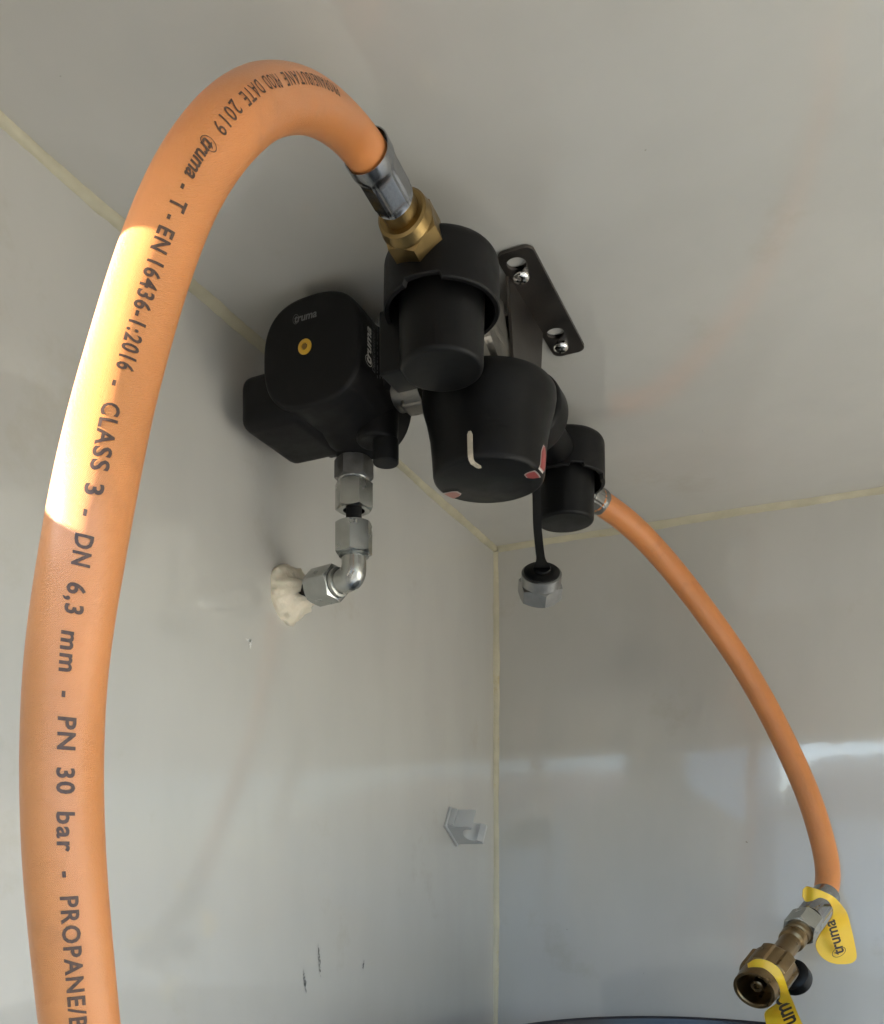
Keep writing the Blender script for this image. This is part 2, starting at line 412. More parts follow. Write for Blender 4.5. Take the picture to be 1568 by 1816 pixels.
# scuffs and chip on the left wall
def wall_mark(px, py, hgt, wd, m, name, tilt=0, seed=0):
    rnd = random.Random(seed)
    q = (px-784)/FPX; f = XL/(q*cy_-sy_); c = P(px, py, f)
    n = 14; bm = bmesh.new(); a = []; b = []
    for i in range(n+1):
        t = i/n-.5; hw = wd*max(.06, math.cos(math.pi*t))*rnd.uniform(.45, 1)/2; off = tilt*t + rnd.uniform(-.0004, .0004)
        a.append(bm.verts.new((XL+.0003, c.y+off-hw, c.z-t*hgt))); b.append(bm.verts.new((XL+.0003, c.y+off+hw, c.z-t*hgt)))
    for i in range(n): bm.faces.new((a[i], a[i+1], b[i+1], b[i]))
    return obj(name, bm, m, wl)
wall_mark(566, 1703, .021, .0026, 'scuff', 'scuff_mark', .003, 1)
wall_mark(540, 1741, .015, .0028, 'scuff', 'scuff_mark', .003, 2)
wall_mark(644, 1712, .007, .002, 'scuff', 'scuff_mark', -.002, 3)
wall_mark(443, 1141, .006, .002, 'chip', 'paint_chip', 0, 4)
wall_mark(441, 1136, .0018, .007, 'chip', 'paint_chip', 0, 5)

# ------------------------------------------------------------------ near hose
HR = .00825
near = [(650, 268, .322), (622, 236, .314), (590, 207, .294), (552, 184, .268), (512, 175, .244), (466, 181, .222), (425, 206, .206), (386, 242, .199),
        (348, 296, .196), (318, 350, .193), (295, 408, .191), (262, 500, .189), (233, 600, .186), (205, 700, .182), (182, 800, .175), (161, 900, .172), (146, 990, .172),
        (127, 1100, .174), (114, 1220, .176), (110, 1350, .177), (112, 1480, .177), (120, 1600, .178), (132, 1720, .180), (143, 1830, .183), (165, 2000, .19), (200, 2300, .20), (270, 2700, .21)]
hose = thing('gas_hose', 'thick orange gas hose looping down the left side, printed with black lettering', 'gas hose', P(650, 268, .322))
A0 = Vector((-.1585, .2815, .2535)); YN = Vector((-.045, 1, -.06)).normalized()
npts = [A0+YN*.006, A0] + [P(*q) for q in near[1:]]
T1 = Tube(npts, .0077)
tb = obj('hose_tube', T1.mesh(), 'hose', hose, 60)
def on_hose(bm, s0, s1, th0, th1, hgt, cap=.70, sk=0):
    x0, x1 = ext(bm); subdiv(bm, .12)
    for v in bm.verts:
        u = (v.co.x-x0)/(x1-x0); y = (v.co.y-.35)/cap*hgt
        th = th0+(th1-th0)*u
        a, b = s1-s0, (th1-th0)*T1.r; L = math.hypot(a, b)
        v.co = T1.at(s0+a*u-SGN*y*b/L-sk*y, th + SGN*y*a/L/T1.r, .00012)
    return bm
SGN = 1
chunks = [('PROPANE/BUTANE', (626, 182), (503, 141)), ('PROD', (491, 145), (450, 163)), ('DATE', (443, 168), (417, 195)), ('2019', (410, 199), (389, 230)), ('LOGO', (377, 248), (338, 317)),
          ('-', (330, 330), (325, 337)), ('T', (320, 354), (312, 373)), ('-', (306, 383), (303, 390)), ('EN', (297, 405), (281, 446)),
          ('16436-1:2016', (277, 464), (221, 657)), ('-', (209, 676), (207, 686)), ('CLASS', (199, 715), (176, 835)), ('3', (169, 858), (166, 878)),
          ('-', (158, 905), (155, 916)), ('DN', (151, 948), (143, 1004)), ('6,3', (137, 1034), (131, 1089)), ('mm', (126, 1120), (121, 1192)),
          ('-', (119, 1226), (118, 1237)), ('PN', (120, 1272), (118, 1330)), ('30', (117, 1362), (117, 1408)), ('bar', (117, 1440), (118, 1511)),
          ('-', (119, 1545), (120, 1556)), ('PROPANE/BUTANE', (123, 1590), (170, 1960))]
def mid_inner(c):                                    # which way round the hose the letter tops point (towards the inner side)
    s, th = T1.find(*c)
    a = proj(T1.at(s, th)); b = proj(T1.at(s, th+.1)); return a, b
a_, b_ = mid_inner((233, 600)); SGN = 1 if b_[0] > a_[0] else -1
TOP = {'PROPANE/BUTANE': (.062, .1315), 'PROD': (.1365, .1475), 'DATE': (.1505, .1605), '2019': (.1630, .1722)}   # along the hose, metres
pb = bmesh.new()
for txt, c0, c1 in chunks:
    s0, t0 = T1.find(*c0)
    if c1[1] > 1830: s1 = s0+.0405; t1 = t0+.12*SGN*-1
    else: s1, t1 = T1.find(*c1)
    if txt == 'LOGO': b = logo_bm()
    else: b = text_bm(txt, bold=.024 if c0[1] > 240 else .006, space=1.16 if c0[1] > 240 else 1.22)
    if txt in TOP and c0[1] < 300: s0, s1 = TOP[txt]
    if txt == '-': t1 = t0; s1 = max(s1, s0+.0011)
    d = t1-t0
    if d > math.pi: t1 -= 2*math.pi
    elif d < -math.pi: t1 += 2*math.pi
    on_hose(b, s0, s1, t0, t1, .0031 if txt != 'LOGO' else .0029, sk=.17 if 340 < c0[1] < 900 else 0)
    me = bpy.data.meshes.new('x'); b.to_mesh(me); b.free(); pb.from_mesh(me); bpy.data.meshes.remove(me)
obj('printed_lettering', pb, 'hose_ink', tb, 60, recalc=False)
# ferrule and brass coupling along +Y from the hose end
def ferrule(bm, p0, ax, L, r, flats=8):
    a, u, v = frame(ax); seg = 96; rings = []
    N = 16
    for k in range(N+1):
        t = k/N; ring = []
        for i in range(seg):
            ph = 2*math.pi*i/seg
            crimp = max(0, min(1, (t-.22)/.12))*max(0, min(1, (1.02-t)/.08))
            q = (ph % (2*math.pi/flats))-math.pi/flats
            fl = math.cos(math.pi/flats)*1.0/math.cos(q)
            rr = r*(1-crimp*(1-fl*.985)) * (1 - .10*max(0, (t-.9)/.1)) - (.0009*crimp*math.exp(-((abs(q)-math.pi/flats)/.07)**2) if crimp > .5 else 0)
            ring.append(p0+a*(t*L)+(u*math.cos(ph)+v*math.sin(ph))*rr)
        rings.append(ring)
    inner = [[p0+a*tt+(u*math.cos(2*math.pi*i/seg)+v*math.sin(2*math.pi*i/seg))*rr for i in range(seg)] for tt, rr in ((.004, r*.90), (0, r*.955))]
    loft(bm, inner+rings, True, True)
Y = Vector((0, 1, 0))
bm = bmesh.new(); ferrule(bm, A0+YN*.0, YN, .0240, .0089, 6); obj('ferrule', bm, 'crimp', hose, 30)
bm = bmesh.new(); lathe(bm, A0+YN*.0246, YN, [(0, .0072), (.006, .0072), (.0062, .0076), (.0085, .0076)], 64); obj('hose_tail', bm, 'brass', hose)
bm = bmesh.new(); lathe(bm, A0+YN*.0300, YN, [(0, .0092), (.0008, .0102), (.0050, .0110), (.0056, .0104), (.0070, .0104)], 64)
hexnut(bm, A0+YN*.0360, YN, .0138, .0206, rot=.30, cr=.90); obj('coupling_nut', bm, 'brass', hose, 22)

# ------------------------------------------------------------------ changeover regulator
X0 = -.1596
reg = thing('gas_regulator', 'black automatic changeover gas regulator screwed under the ceiling, between the two orange hoses', 'gas regulator', (-.165, .41, ZC))
Z = Vector((0, 0, 1)); X = Vector((1, 0, 0))
def guard(cx, cy, ztop, zrim, zbot, steps):
    """wide cup with stepped rim around a narrower push-drum"""
    seg = 144; rings = []
    def zr(ph):
        d = math.degrees(ph) % 360
        for a, b, dz in steps:
            if a <= d < b: return zrim+dz
        return zrim
    base = math.atan2(TOCAM.y, TOCAM.x)
    def ring(r, zf): return [Vector((cx+r*math.cos(base+2*math.pi*i/seg), cy+r*math.sin(base+2*math.pi*i/seg), zf(2*math.pi*i/seg))) for i in range(seg)]
    e = .0055
    prof = [ring(.0245-e+e*math.sin(q), lambda p, q=q: ztop-e*(1-math.cos(q))) for q in [math.pi/2*k/6 for k in range(7)]]
    prof.append(ring(.0248, lambda p: zr(p)+.0006)); prof.append(ring(.0243, lambda p: zr(p))); prof.append(ring(.0226, lambda p: zr(p))); prof.append(ring(.0224, lambda p: ztop-.006))
    bm = bmesh.new(); loft(bm, prof)
    g = obj('inlet_housing', bm, 'black', reg, 35)
    bm = bmesh.new(); lathe(bm, (cx, cy, zbot), Z, rounded(0, .0178, ztop-.008-zbot, .0186, .0022, 0, 6), 96)
    obj('reset_button', bm, 'black2', g, 50)
    return g
g1 = guard(X0, .349, .2565, .2325, .2078, [(322, 359, .0020)])
g2 = guard(-.1655, .549, .2650, .2385, .2122, [(0, 20, .002), (60, 120, -.003)])
bm = bmesh.new(); box(bm, (-.1885, .346, .2115), (-.168, .364, .2395), .0012); obj('rear_tab', bm, 'black2', g1)
bm = bmesh.new(); box(bm, (-.1800, .536, .2195), (-.172, .556, .262), .0015); obj('rear_tab', bm, 'black2', g2)

# cast body joining everything, neck to the regulator, arms to both inlets
bm = bmesh.new()
lathe(bm, (-.1625, .374, .2450), Y, rounded(0, .0128, .088, .0128, .001, .001), 48)
box(bm, (-.180, .372, .229), (-.1525, .445, .2595), .003)
box(bm, (-.1600, .3725, .226), (-.1535, .398, .2335), .0012)
loft(bm, [[Vector((-.1530, y, z)) for y, z in ((.378, .262), (.400, .262), (.412, .232), (.396, .229), (.378, .236))], [Vector((-.1500, y, z)) for y, z in ((.380, .262), (.398, .262), (.409, .234), (.396, .231), (.381, .238))]])
lathe(bm, (-.216, .406, .2400), X, [(0, .0125), (.012, .0125), (.013, .0145), (.022, .0145), (.023, .0115), (.046, .0115)], 48)
box(bm, (-.206, .400, .2255), (-.190, .412, .2365), .002)
obj('valve_body', bm, 'cast', reg, 30)

# mounting bracket: ceiling flange with two keyholes and a web
def arc(cx, cy, r, a0, a1, n=8): return [(cx+r*math.cos(R(a0+(a1-a0)*k/n)), cy+r*math.sin(R(a0+(a1-a0)*k/n))) for k in range(n+1)]
def plate_with_holes(bm, outer, holes, z0, z1):
    tmp = bmesh.new(); edges = []
    for loop in [outer]+holes:
        vs = [tmp.verts.new((x, y, 0)) for x, y in loop]
        edges += [tmp.edges.new((vs[i], vs[(i+1) % len(vs)])) for i in range(len(vs))]
    bmesh.ops.triangle_fill(tmp, edges=edges, use_beauty=True, use_dissolve=False)
    me = bpy.data.meshes.new('x'); tmp.to_mesh(me); tmp.free()
    n = len(me.vertices)
    top = [bm.verts.new((v.co.x, v.co.y, z1)) for v in me.vertices]; bot = [bm.verts.new((v.co.x, v.co.y, z0)) for v in me.vertices]
    for p in me.polygons:
        bm.faces.new([top[i] for i in p.vertices]); bm.faces.new([bot[i] for i in reversed(p.vertices)])
    k = 0
    for loop in [outer]+holes:
        m_ = len(loop)
        for i in range(m_):
            a, b = k+i, k+(i+1) % m_; bm.faces.new((top[a], top[b], bot[b], bot[a]))
        k += m_
    bpy.data.meshes.remove(me)
xa, xb, ya, yb = -.1495, -.1320, .3850, .4765; rr = .0045
outer = arc(xb-rr, yb-rr, rr, 0, 90)+arc(xa+rr, yb-rr, rr, 90, 180)+arc(xa+rr, ya+rr, rr, 180, 270)+arc(xb-rr, ya+rr, rr, 270, 360)
def keyhole(x, y): return arc(x, y, .0043, 250+0, -70, 24)[:-1][::-1][::-1] if False else arc(x, y, .0046, 60, -240, 22)[::-1]+arc(x, y+.0085, .0024, 180, 0, 8)
bm = bmesh.new()
plate_with_holes(bm, outer, [keyhole(-.1422, .3942), keyhole(-.1422, .4545)], ZC-.0019, ZC-.0004)
bracket = obj('mounting_bracket', bm, 'bracket', reg, 30)
bm = bmesh.new()
loft(bm, [[Vector((x, y, z)) for y, z in ((.400, ZC-.0020), (.4515, ZC-.0020), (.4475, .2475), (.407, .2400))] for x in (-.1497, -.1482)])
box(bm, (-.176, .405, .2602), (-.1499, .446, .2622), .0004)
obj('bracket_web', bm, 'bracket', bracket)
for yy in (.4033, .4670):
    s = thing('cross_head_screw', 'shiny cross-head screw in the %s keyhole of the ceiling bracket' % ('upper, nearer' if yy < .43 else 'lower, farther'), 'screw', (-.1432, yy, ZC-.0020), 'screws holding the bracket')
    bm = bmesh.new()
    prof = [(0, .0042), (.0004, .0042)]+[(.0004+.0022*math.sin(q), .0042*math.cos(q)**.8) for q in (.25, .5, .75, 1.0, 1.2, 1.35)]
    lathe(bm, (-.1432, yy, ZC-.0020), (0, 0, -1), prof, 48); obj('screw_head', bm, 'chrome', s, 60)
    bm = bmesh.new()
    for an in (R(35), R(125)):
        d = Vector((math.cos(an), math.sin(an), 0)); e = Vector((-d.y, d.x, 0)); c = Vector((-.1432, yy, ZC-.0020))
        loft(bm, [[c+d*a*.0021+e*b*.00042+Vector((0, 0, zz)) for a, b in ((-1, -1), (1, -1), (1, 1), (-1, 1))] for zz in (-.0020, -.00272)])
    obj('cross_recess', bm, 'rubber', s)

# regulator body: rounded drum facing the opening
def squircle(cx, cz, hx, hz, y, n=2.65, seg=96):
    out = []
    for i in range(seg):
        t = 2*math.pi*i/seg; c, s_ = math.cos(t), math.sin(t)
        out.append(Vector((cx+hx*math.copysign(abs(c)**(2/n), c), y, cz+hz*math.copysign(abs(s_)**(2/n), s_))))
    return out
fx, fz, fy = -.2358, .2436, .3650
bm = bmesh.new(); rings = []
for k in range(6):
    q = math.pi/2*k/5; e = .0022
    rings.append(squircle(fx, fz, .0276-e+e*math.sin(q), .0268-e+e*math.sin(q), fy+e*(1-math.cos(q))))
rings += [squircle(fx, fz, .0278, .0271, fy+.008), squircle(fx, fz, .0272, .0268, fy+.028), squircle(fx+.0015, fz-.001, .0262, .0292, fy+.040), squircle(fx+.0015, fz-.001, .0250, .0292, fy+.056), squircle(fx, fz, .022, .025, fy+.060)]
loft(bm, rings); body = obj('regulator_body', bm, 'black', reg, 40)
bm = bmesh.new(); lathe(bm, (-.2250, .388, .2460), Y, rounded(0, .0205, .024, .0205, .002, .003), 72); obj('diaphragm_cover', bm, 'black', body, 40)
# sensor box on its left
bm = bmesh.new(); box(bm, (-.2815, .3690, .2155), (-.2450, .4180, .2435), .0065, 5); box(bm, (-.262, .4175, .220), (-.246, .425, .240), .002)
obj('sensor_box', bm, 'black', reg, 45)
bm = bmesh.new(); lathe(bm, (-.2655, .36905, .2270), (0, -1, 0), [(0, .0006), (.0001, .0006)], 16); obj('vent_hole', bm, 'rubber', reg)
# vent cap and outlet spigot under the body
bm = bmesh.new(); lathe(bm, (-.2170, .406, .2018), Z, rounded(0, .0066, .0125, .0066, .001, .001), 48); obj('vent_cap', bm, 'rubber', reg, 50)
bm = bmesh.new(); lathe(bm, (-.2215, .405, .2128), Z, rounded(0, .0105, .03, .0125, .002, 0), 48); obj('vent_boss', bm, 'black', reg, 50)
OX, OY = -.2421, .4170
bm = bmesh.new(); lathe(bm, (OX, OY, .2120), Z, [(0, .0088), (.006, .0100), (.012, .014)], 48); obj('outlet_spigot', bm, 'black', reg, 50)
# yellow screw
bm = bmesh.new(); lathe(bm, (-.2388, fy+.0002, .2455), (0, -1, 0), [(0, .0037), (.0006, .0037), (.0009, .0033), (.0009, .0017), (.0002, .0015)], 48)
ys = obj('yellow_screw', bm, 'yellow', body, 40)
bm = bmesh.new(); hexnut(bm, (-.2388, fy-.0004, .2455), (0, -1, 0), .00025, .0026, False, False); obj('socket', bm, mat('dark_yellow', (.20, .11, .02), .5), ys)
def place_text(bm, o_, ux, uy, length, keep=True):
    """lay flat lettering on a surface: start point, reading direction, letter-top direction"""
    x0, x1 = ext(bm); k = length/(x1-x0); ux = Vector(ux).normalized(); uy = Vector(uy).normalized(); o_ = Vector(o_)
    for v in bm.verts: v.co = o_+ux*((v.co.x-x0)*k)+uy*(v.co.y*k)
    return bm
obj('face_lettering', place_text(logo_bm(), (-.2456, fy-.0002, .2583), (1, 0, 0), (0, 0, 1), .0135), 'print_g', body, recalc=False)
sx = fx+.0278+.0003
bm = place_text(logo_bm(), (sx+.0002, .3735, .2325), (0, 0, 1), (0, -1, 0), .0185)
obj('side_logo', bm, 'print_w', body, recalc=False)
bm = place_text(text_bm('DuoControl CS', shear=.12), (sx+.0001, .3776, .2320), (0, 0, 1), (0, -1, 0), .0245)
rnd = random.Random(8)
for row, yy in enumerate((.3804, .3830, .3856)):          # unreadable fine print: rows of short strokes
    zz = .2310+.001*row
    while zz < .258:
        L = rnd.uniform(.0008, .0032)
        vs = [bm.verts.new(q) for q in ((sx, yy, zz), (sx, yy, zz+L), (sx, yy-.0009*rnd.uniform(.4, 1), zz+L), (sx, yy-.0009*rnd.uniform(.5, 1), zz))]
        bm.faces.new(vs); zz += L+rnd.uniform(.0005, .0012)
obj('side_lettering', bm, 'print_g', body, recalc=False)

# selector knob
KX, KY = -.1620, .4095
knob_pr = [(0, .0253), (.0004, .0261), (.0012, .0268), (.0030, .0273), (.012, .0279), (.020, .0287), (.028, .0303), (.034, .0320), (.039, .0328), (.0425, .0326), (.0445, .0312), (.0450, .028)]
bm = bmesh.new(); lathe(bm, (KX, KY, .1842), Z, knob_pr, 128); knob = obj('selector_knob', bm, 'black2', reg, 45)
def knob_r(h):
    for (a, ra), (b, rb) in zip(knob_pr, knob_pr[1:]):
        if a <= h <= b: return ra+(rb-ra)*(h-a)/(b-a)
    return knob_pr[-1][1]
kb = math.atan2(TOCAM.y, TOCAM.x)
def kdir(deg): return Vector((math.cos(kb+R(deg)), math.sin(kb+R(deg)), 0))
def knob_strip(deg, w0, h_top, r_in, m, name, off=.0006, parent=None, slant=0, w1=None):
    d = kdir(deg); e = Vector((-d.y, d.x, 0)); w1 = w1 or w0
    path = []
    for k in range(9): h = h_top+(.0014-h_top)*k/8; path.append((Vector((KX, KY, .1842+h))+d*(knob_r(h)+off), w0))
    path.append((Vector((KX, KY, .1842+.0002))+d*(.0258+off), w0)); 
    for k in range(1, 6): r_ = .0252+(r_in-.0252)*k/5; path.append((Vector((KX, KY, .1842-off))+d*r_+e*slant*(.0240-r_), w1*(.6 if k == 5 else 1)))
    rings = []
    for i, (p, ww) in enumerate(path):
        if i == 0: ww *= .5
        inn = -d*off*1.5 if i < 9 else UP*off*1.5
        rings.append([p-e*ww/2, p+e*ww/2, p+e*ww/2+inn, p-e*ww/2+inn])
    bm = bmesh.new(); loft(bm, rings); return obj(name, bm, m, parent or knob, 40)
knob_strip(-21, .0024, .0125, .0180, 'pointer', 'pointer_mark', .0006, slant=.25)
def window(deg, da, h0, h1, rin, seed):
    """pink window wrapping from the side of the knob onto its underside"""
    for nm, m, shrink, off in (('window_frame', 'clear', 0, .0003), ('status_window', 'redp' if seed else 'red', 1, .0006)):
        bm = bmesh.new()
        n = 10; rows = []
        if h1 > h0:
            for k in range(7):
                h = h1-.0007*shrink+(h0-h1+.0014*shrink)*k/6; wf = min(1, .35+k*.35)
                rows.append([Vector((KX, KY, .1842+h))+kdir(deg+(da-1.6*shrink)*wf*(2*j/n-1)*.42)*(knob_r(h)+off) for j in range(n+1)])
            loft(bm, rows, False, False, False)
        rows = []
        for k in range(7):
            r_ = .0255-.0006*shrink+(rin-.0255+.0013*shrink)*k/6; wf = 1 if k < 4 else (.95, .8, .55)[k-4]
            rows.append([Vector((KX, KY, .1842-off))+kdir(deg+(da-2*shrink)*wf*(2*j/n-1)*.62)*r_ for j in range(n+1)])
        loft(bm, rows, False, False, False)
        obj(nm, bm, m, knob, 40)
window(65, 16, .0006, .0125, .0188, 0)
window(-128, 16, .0, .0, .0180, 1)
# collar between knob and the far inlet
bm = bmesh.new(); lathe(bm, (-.1620, .4600, .2445), Y, rounded(0, .0205, .018, .0205, .003, .003), 72); lathe(bm, (-.1640, .477, .2500), Y, [(0, .0100), (.075, .0100)], 48); obj('collar', bm, 'black2', reg, 50)

# ------------------------------------------------------------------ outlet pipework
pipe = thing('pipe_elbow', 'silver elbow fitting with three hex nuts hanging below the regulator outlet', 'pipe fitting', (OX, OY, .15))
def nut(p, ax, h, af, m, rot=0, **k):
    bm = bmesh.new(); hexnut(bm, p, ax, h, af, rot=rot, **k); return obj('hex_nut', bm, m, pipe, 20)
DN = Vector((0, 0, -1))
n1 = nut((OX, OY, .2135), DN, .0112, .0180, 'zinc_dark', R(-3), hint=TOCAM, cr=.95)
bm = bmesh.new(); lathe(bm, (OX, OY, .2025), DN, [(0, .0085), (.0012, .0075), (.0014, .0060), (.003, .0060)], 48); obj('neck', bm, 'zinc', pipe)
nut((OX, OY, .2010), DN, .0150, .0178, 'zinc', R(9), hint=TOCAM, bore=.0058)
bm = bmesh.new(); lathe(bm, (OX, OY, .2000), DN, [(0, .0042), (.05, .0042)], 32); obj('pipe_stub', bm, 'rubber', pipe)
nut((OX, OY, .1797), DN, .0172, .0178, 'zinc', R(37), hint=TOCAM)
E = Vector((OX, OY, .1500)); PW = Vector((XL, .4290, .1508)); ed = (PW-E).normalized()
bm = bmesh.new()
lathe(bm, (OX, OY, .1632), DN, [(0, .0074), (.0018, .0080), (.0024, .0066)], 48)
rings = []; seg = 40; rb = .0052
def elb(t):                                           # quarter bend between the two arms
    if t < .35: p = E-DN*.0120; q = E-DN*rb; u = t/.35; return p.lerp(q, u), DN
    if t > .65: p = E+ed*rb; q = E+ed*.0115; u = (t-.65)/.35; return p.lerp(q, u), ed
    u = (t-.35)/.3; a = (E-DN*rb); b = E; c = E+ed*rb
    return a*(1-u)**2+b*2*u*(1-u)+c*u*u, (DN*(1-u)+ed*u).normalized()
side = DN.cross(ed).normalized()
for k in range(25):
    p, d = elb(k/24); n_ = side; b_ = d.cross(n_).normalized()
    rings.append([p+(n_*math.cos(2*math.pi*i/seg)+b_*math.sin(2*math.pi*i/seg))*.0066 for i in range(seg)])
loft(bm, rings)
lathe(bm, E+ed*.0095, ed, [(0, .0062), (.0006, .0078), (.0024, .0080), (.0030, .0072)], 48)
obj('elbow_body', bm, 'zinc', pipe, 50)
bm = bmesh.new()
c = E+TOCAM*.0064+Vector((-.0012, 0, .001)); 
for k in (-1, 1):
    d = Vector((.45, .2, .9)).normalized(); d = (d-TOCAM*d.dot(TOCAM)).normalized(); e = TOCAM.cross(d)
    pc = c+e*.0009*k; q = [pc+d*a*.0022+e*b*.0004 for a, b in ((-1, -1), (1, -1), (1, 1), (-1, 1))]
    loft(bm, [q, [p+TOCAM*.0005 for p in q]])
obj('cast_mark', bm, 'chrome', pipe)
nut(E+ed*.0124, ed, .0178, .0178, 'zinc', R(10))
bm = bmesh.new(); lathe(bm, E+ed*.0302, ed, [(0, .0050), (.012, .0046), (.020, .0046)], 32); obj('pipe_sleeve', bm, 'rubber', pipe)
# putty collar on the wall
rnd = random.Random(11); bm = bmesh.new(); rings = []
ang = [rnd.uniform(.86, 1.12) for _ in range(12)]
def av(a): k = a/(2*math.pi)*12; i = int(k) % 12; f = k-int(k); f = f*f*(3-2*f); return ang[i]*(1-f)+ang[(i+1) % 12]*f
for k, (rad, hgt) in enumerate(((1.0, 0), (1.0, .0011), (.95, .0028), (.84, .0048), (.68, .0075), (.50, .0102), (.42, .0128), (.36, .0135), (.30, .0118), (.26, .008))):
    ring = []
    for i in range(72):
        a = 2*math.pi*i/72; lump = 1+.06*math.sin(a*5+k*1.3)+.045*math.sin(a*9+k*2.1)+.03*math.sin(a*17+k*.9)
        m_ = av(a)*rad*(lump if k > 1 else 1); yy = math.cos(a)*.0185*m_; zz = math.sin(a)*.0165*m_
        ring.append(Vector((XL-.0002+hgt*(1+.16*math.sin(a*3+k)+.1*math.sin(a*7+k*1.7)), PW.y-.001+yy, PW.z-.0005+zz)))
    rings.append(ring)
loft(bm, rings)
tag(obj('putty_collar', bm, 'putty', None, 70), 'lumpy cream putty sealing the pipe hole in the left wall', 'putty')

# ------------------------------------------------------------------ dangling blanking cap
cap = thing('blanking_cap', 'silver blanking nut dangling on a black rubber strap under the selector knob', 'cap', P(958, 1000, .51))
cc = P(961, 1014, .500); cn = (TOCAM*math.cos(R(40))+UP*math.sin(R(40))).normalized()
bm = bmesh.new(); lathe(bm, cc-cn*.0005, -cn, [(0, .0103), (.0004, .0112), (.0065, .0112), (.0072, .0112)], 64); hexnut(bm, cc-cn*.0065, -cn, .0095, .0222, c0=True, c1=True, rot=R(20), cr=.97)
obj('cap_nut', bm, 'zinc_dark', cap, 20)
bm = bmesh.new(); lathe(bm, cc+cn*.0000, cn, [(-.0005, .0100), (.0002, .0100), (.0008, .0090), (.0009, .0052)], 48)
lathe(bm, cc, cn, [(.0005, .0050), (.0020, .0050), (.0026, .0044)], 40); obj('cap_seal', bm, 'black2', cap, 40)
sp = [P(951, 858, .505), P(952, 890, .505), P(953, 930, .505), P(956, 965, .504), P(959, 990, .501), P(961, 1006, .4965)]
sp = resample(catmull(sp), .001); rings = []
for i, p in enumerate(sp):
    t = i/(len(sp)-1); ww = .0046+.0045*max(0, (t-.82)/.18)**1.6
    dpt = TOCAM*.0010
    rings.append([p-CR*ww/2-dpt, p+CR*ww/2-dpt, p+CR*ww/2+dpt, p-CR*ww/2+dpt])
bm = bmesh.new(); loft(bm, rings); obj('strap', bm, 'rubber', cap, 60)

# ------------------------------------------------------------------ far hose
far = thing('gas_hose', 'thinner-looking orange gas hose arching down the right side in front of the back wall', 'gas hose', (-.1655, .575, .245))
F0 = Vector((-.1610, .598, .2460)); Fd = Vector((.30, 1, -.06)).normalized()
bm = bmesh.new(); ferrule(bm, F0+Fd*.0095, -Fd, .016, .0088, 8); obj('ferrule', bm, 'zinc_dark', far, 30)
bm = bmesh.new(); lathe(bm, F0+Fd*.0, -Fd, [(0, .0075), (.02, .0075)], 48); obj('hose_tail', bm, 'zinc', far)
VA, VB = P(1462, 1592, .622), P(1337, 1757, .548); va = (VB-VA).normalized(); VL = (VB-VA).length
fp = [F0+Fd*.004, F0+Fd*.0095] + [P(*q) for q in ((1112, 925, .632), (1160, 972, .645), (1210, 1031, .655), (1262, 1100, .662), (1312, 1172, .668), (1360, 1254, .668), (1403, 1340, .662), (1437, 1420, .652), (1461, 1500, .642), (1469, 1555, .632))] + [VA, VA+va*.006]
T2 = Tube(fp, HR, smooth=2); obj('hose_tube', T2.mesh(), 'hose', far, 60)
def sec(a, b): return VA+va*(VL*a), VL*(b-a)
p, L = sec(-.02, .24); bm = bmesh.new(); ferrule(bm, p, va, L, .0098, 8); obj('ferrule', bm, 'crimp', far, 30)
p, L = sec(.22, .27); bm = bmesh.new(); lathe(bm, p, va, [(0, .0062), (L, .0062)], 48); obj('hose_tail', bm, 'rubber', far)
p, L = sec(.265, .40); bm = bmesh.new(); hexnut(bm, p, va, L, .0198, rot=R(14), cr=.99); obj('union_nut', bm, 'zinc', far, 20)
bm = bmesh.new(); p, L = sec(.40, .74)
lathe(bm, p, va, [(0, .0086), (L*.10, .0086), (L*.12, .0076), (L*.18, .0088), (L*.30, .0084), (L*.34, .0070), (L*.7, .0072), (L*.8, .0085), (L, .0085)], 48)
kn = P(1413, 1742, .600)
kb0 = VA+va*(VL*.66); kd = (kn-kb0).normalized()
lathe(bm, kb0, kd, [(0, .0060), ((kn-kb0).length*.6, .0056), ((kn-kb0).length*.9, .0052)], 40)
box_c = VA+va*(VL*.50)
valve = obj('valve_body', bm, 'brass_old', far, 30)
bm = bmesh.new(); kL = (kn-kb0).length
lathe(bm, kb0+kd*kL*.62, kd, [(0, .0066), (.0006, .0092), (.002, .0108), (.011, .0112), (.0130, .0106), (.0138, .009), (.0140, .007)], 48); obj('valve_wheel', bm, 'black2', far, 45)
# big coupling nut with lugs and an open mouth
p, L = sec(.72, 1.0); a, u, v = frame(va); seg = 144; rings = []
def lug(t, ph, r):
    q = math.cos(ph*6); l_ = max(0, min(1, (q+.25)/.35)); s_ = max(0, min(1, t/.06))*max(0, min(1, (.62-t)/.05)); return r+.0017*l_*s_
for t in (0, .03, .08, .2, .35, .5, .56, .58, .62, .66, .8, .97, 1.0):
    r = .0125+.0014*min(1, t/.08) if t < .6 else (.0135 if t < .97 else .0130)
    rings.append([p+a*(t*L)+(u*math.cos(2*math.pi*i/seg)+v*math.sin(2*math.pi*i/seg))*lug(t, 2*math.pi*i/seg, r) for i in range(seg)])
for t, r in ((1.0, .0112), (.97, .0106), (.55, .0104)):
    rings.append([p+a*(t*L)+(u*math.cos(2*math.pi*i/seg)+v*math.sin(2*math.pi*i/seg))*r for i in range(seg)])
bm = bmesh.new(); loft(bm, rings)
cn_ = obj('coupling_nut', bm, 'brass_old', far, 25)
bm = bmesh.new()
lathe(bm, p+a*L*.5, a, [(0, .0070), (L*.12, .0062), (L*.14, .0042), (L*.36, .0040), (L*.38, .0034), (L*.38, .0017), (L*.30, .0016)], 48)
obj('nipple', bm, 'brass_old', cn_, 30)

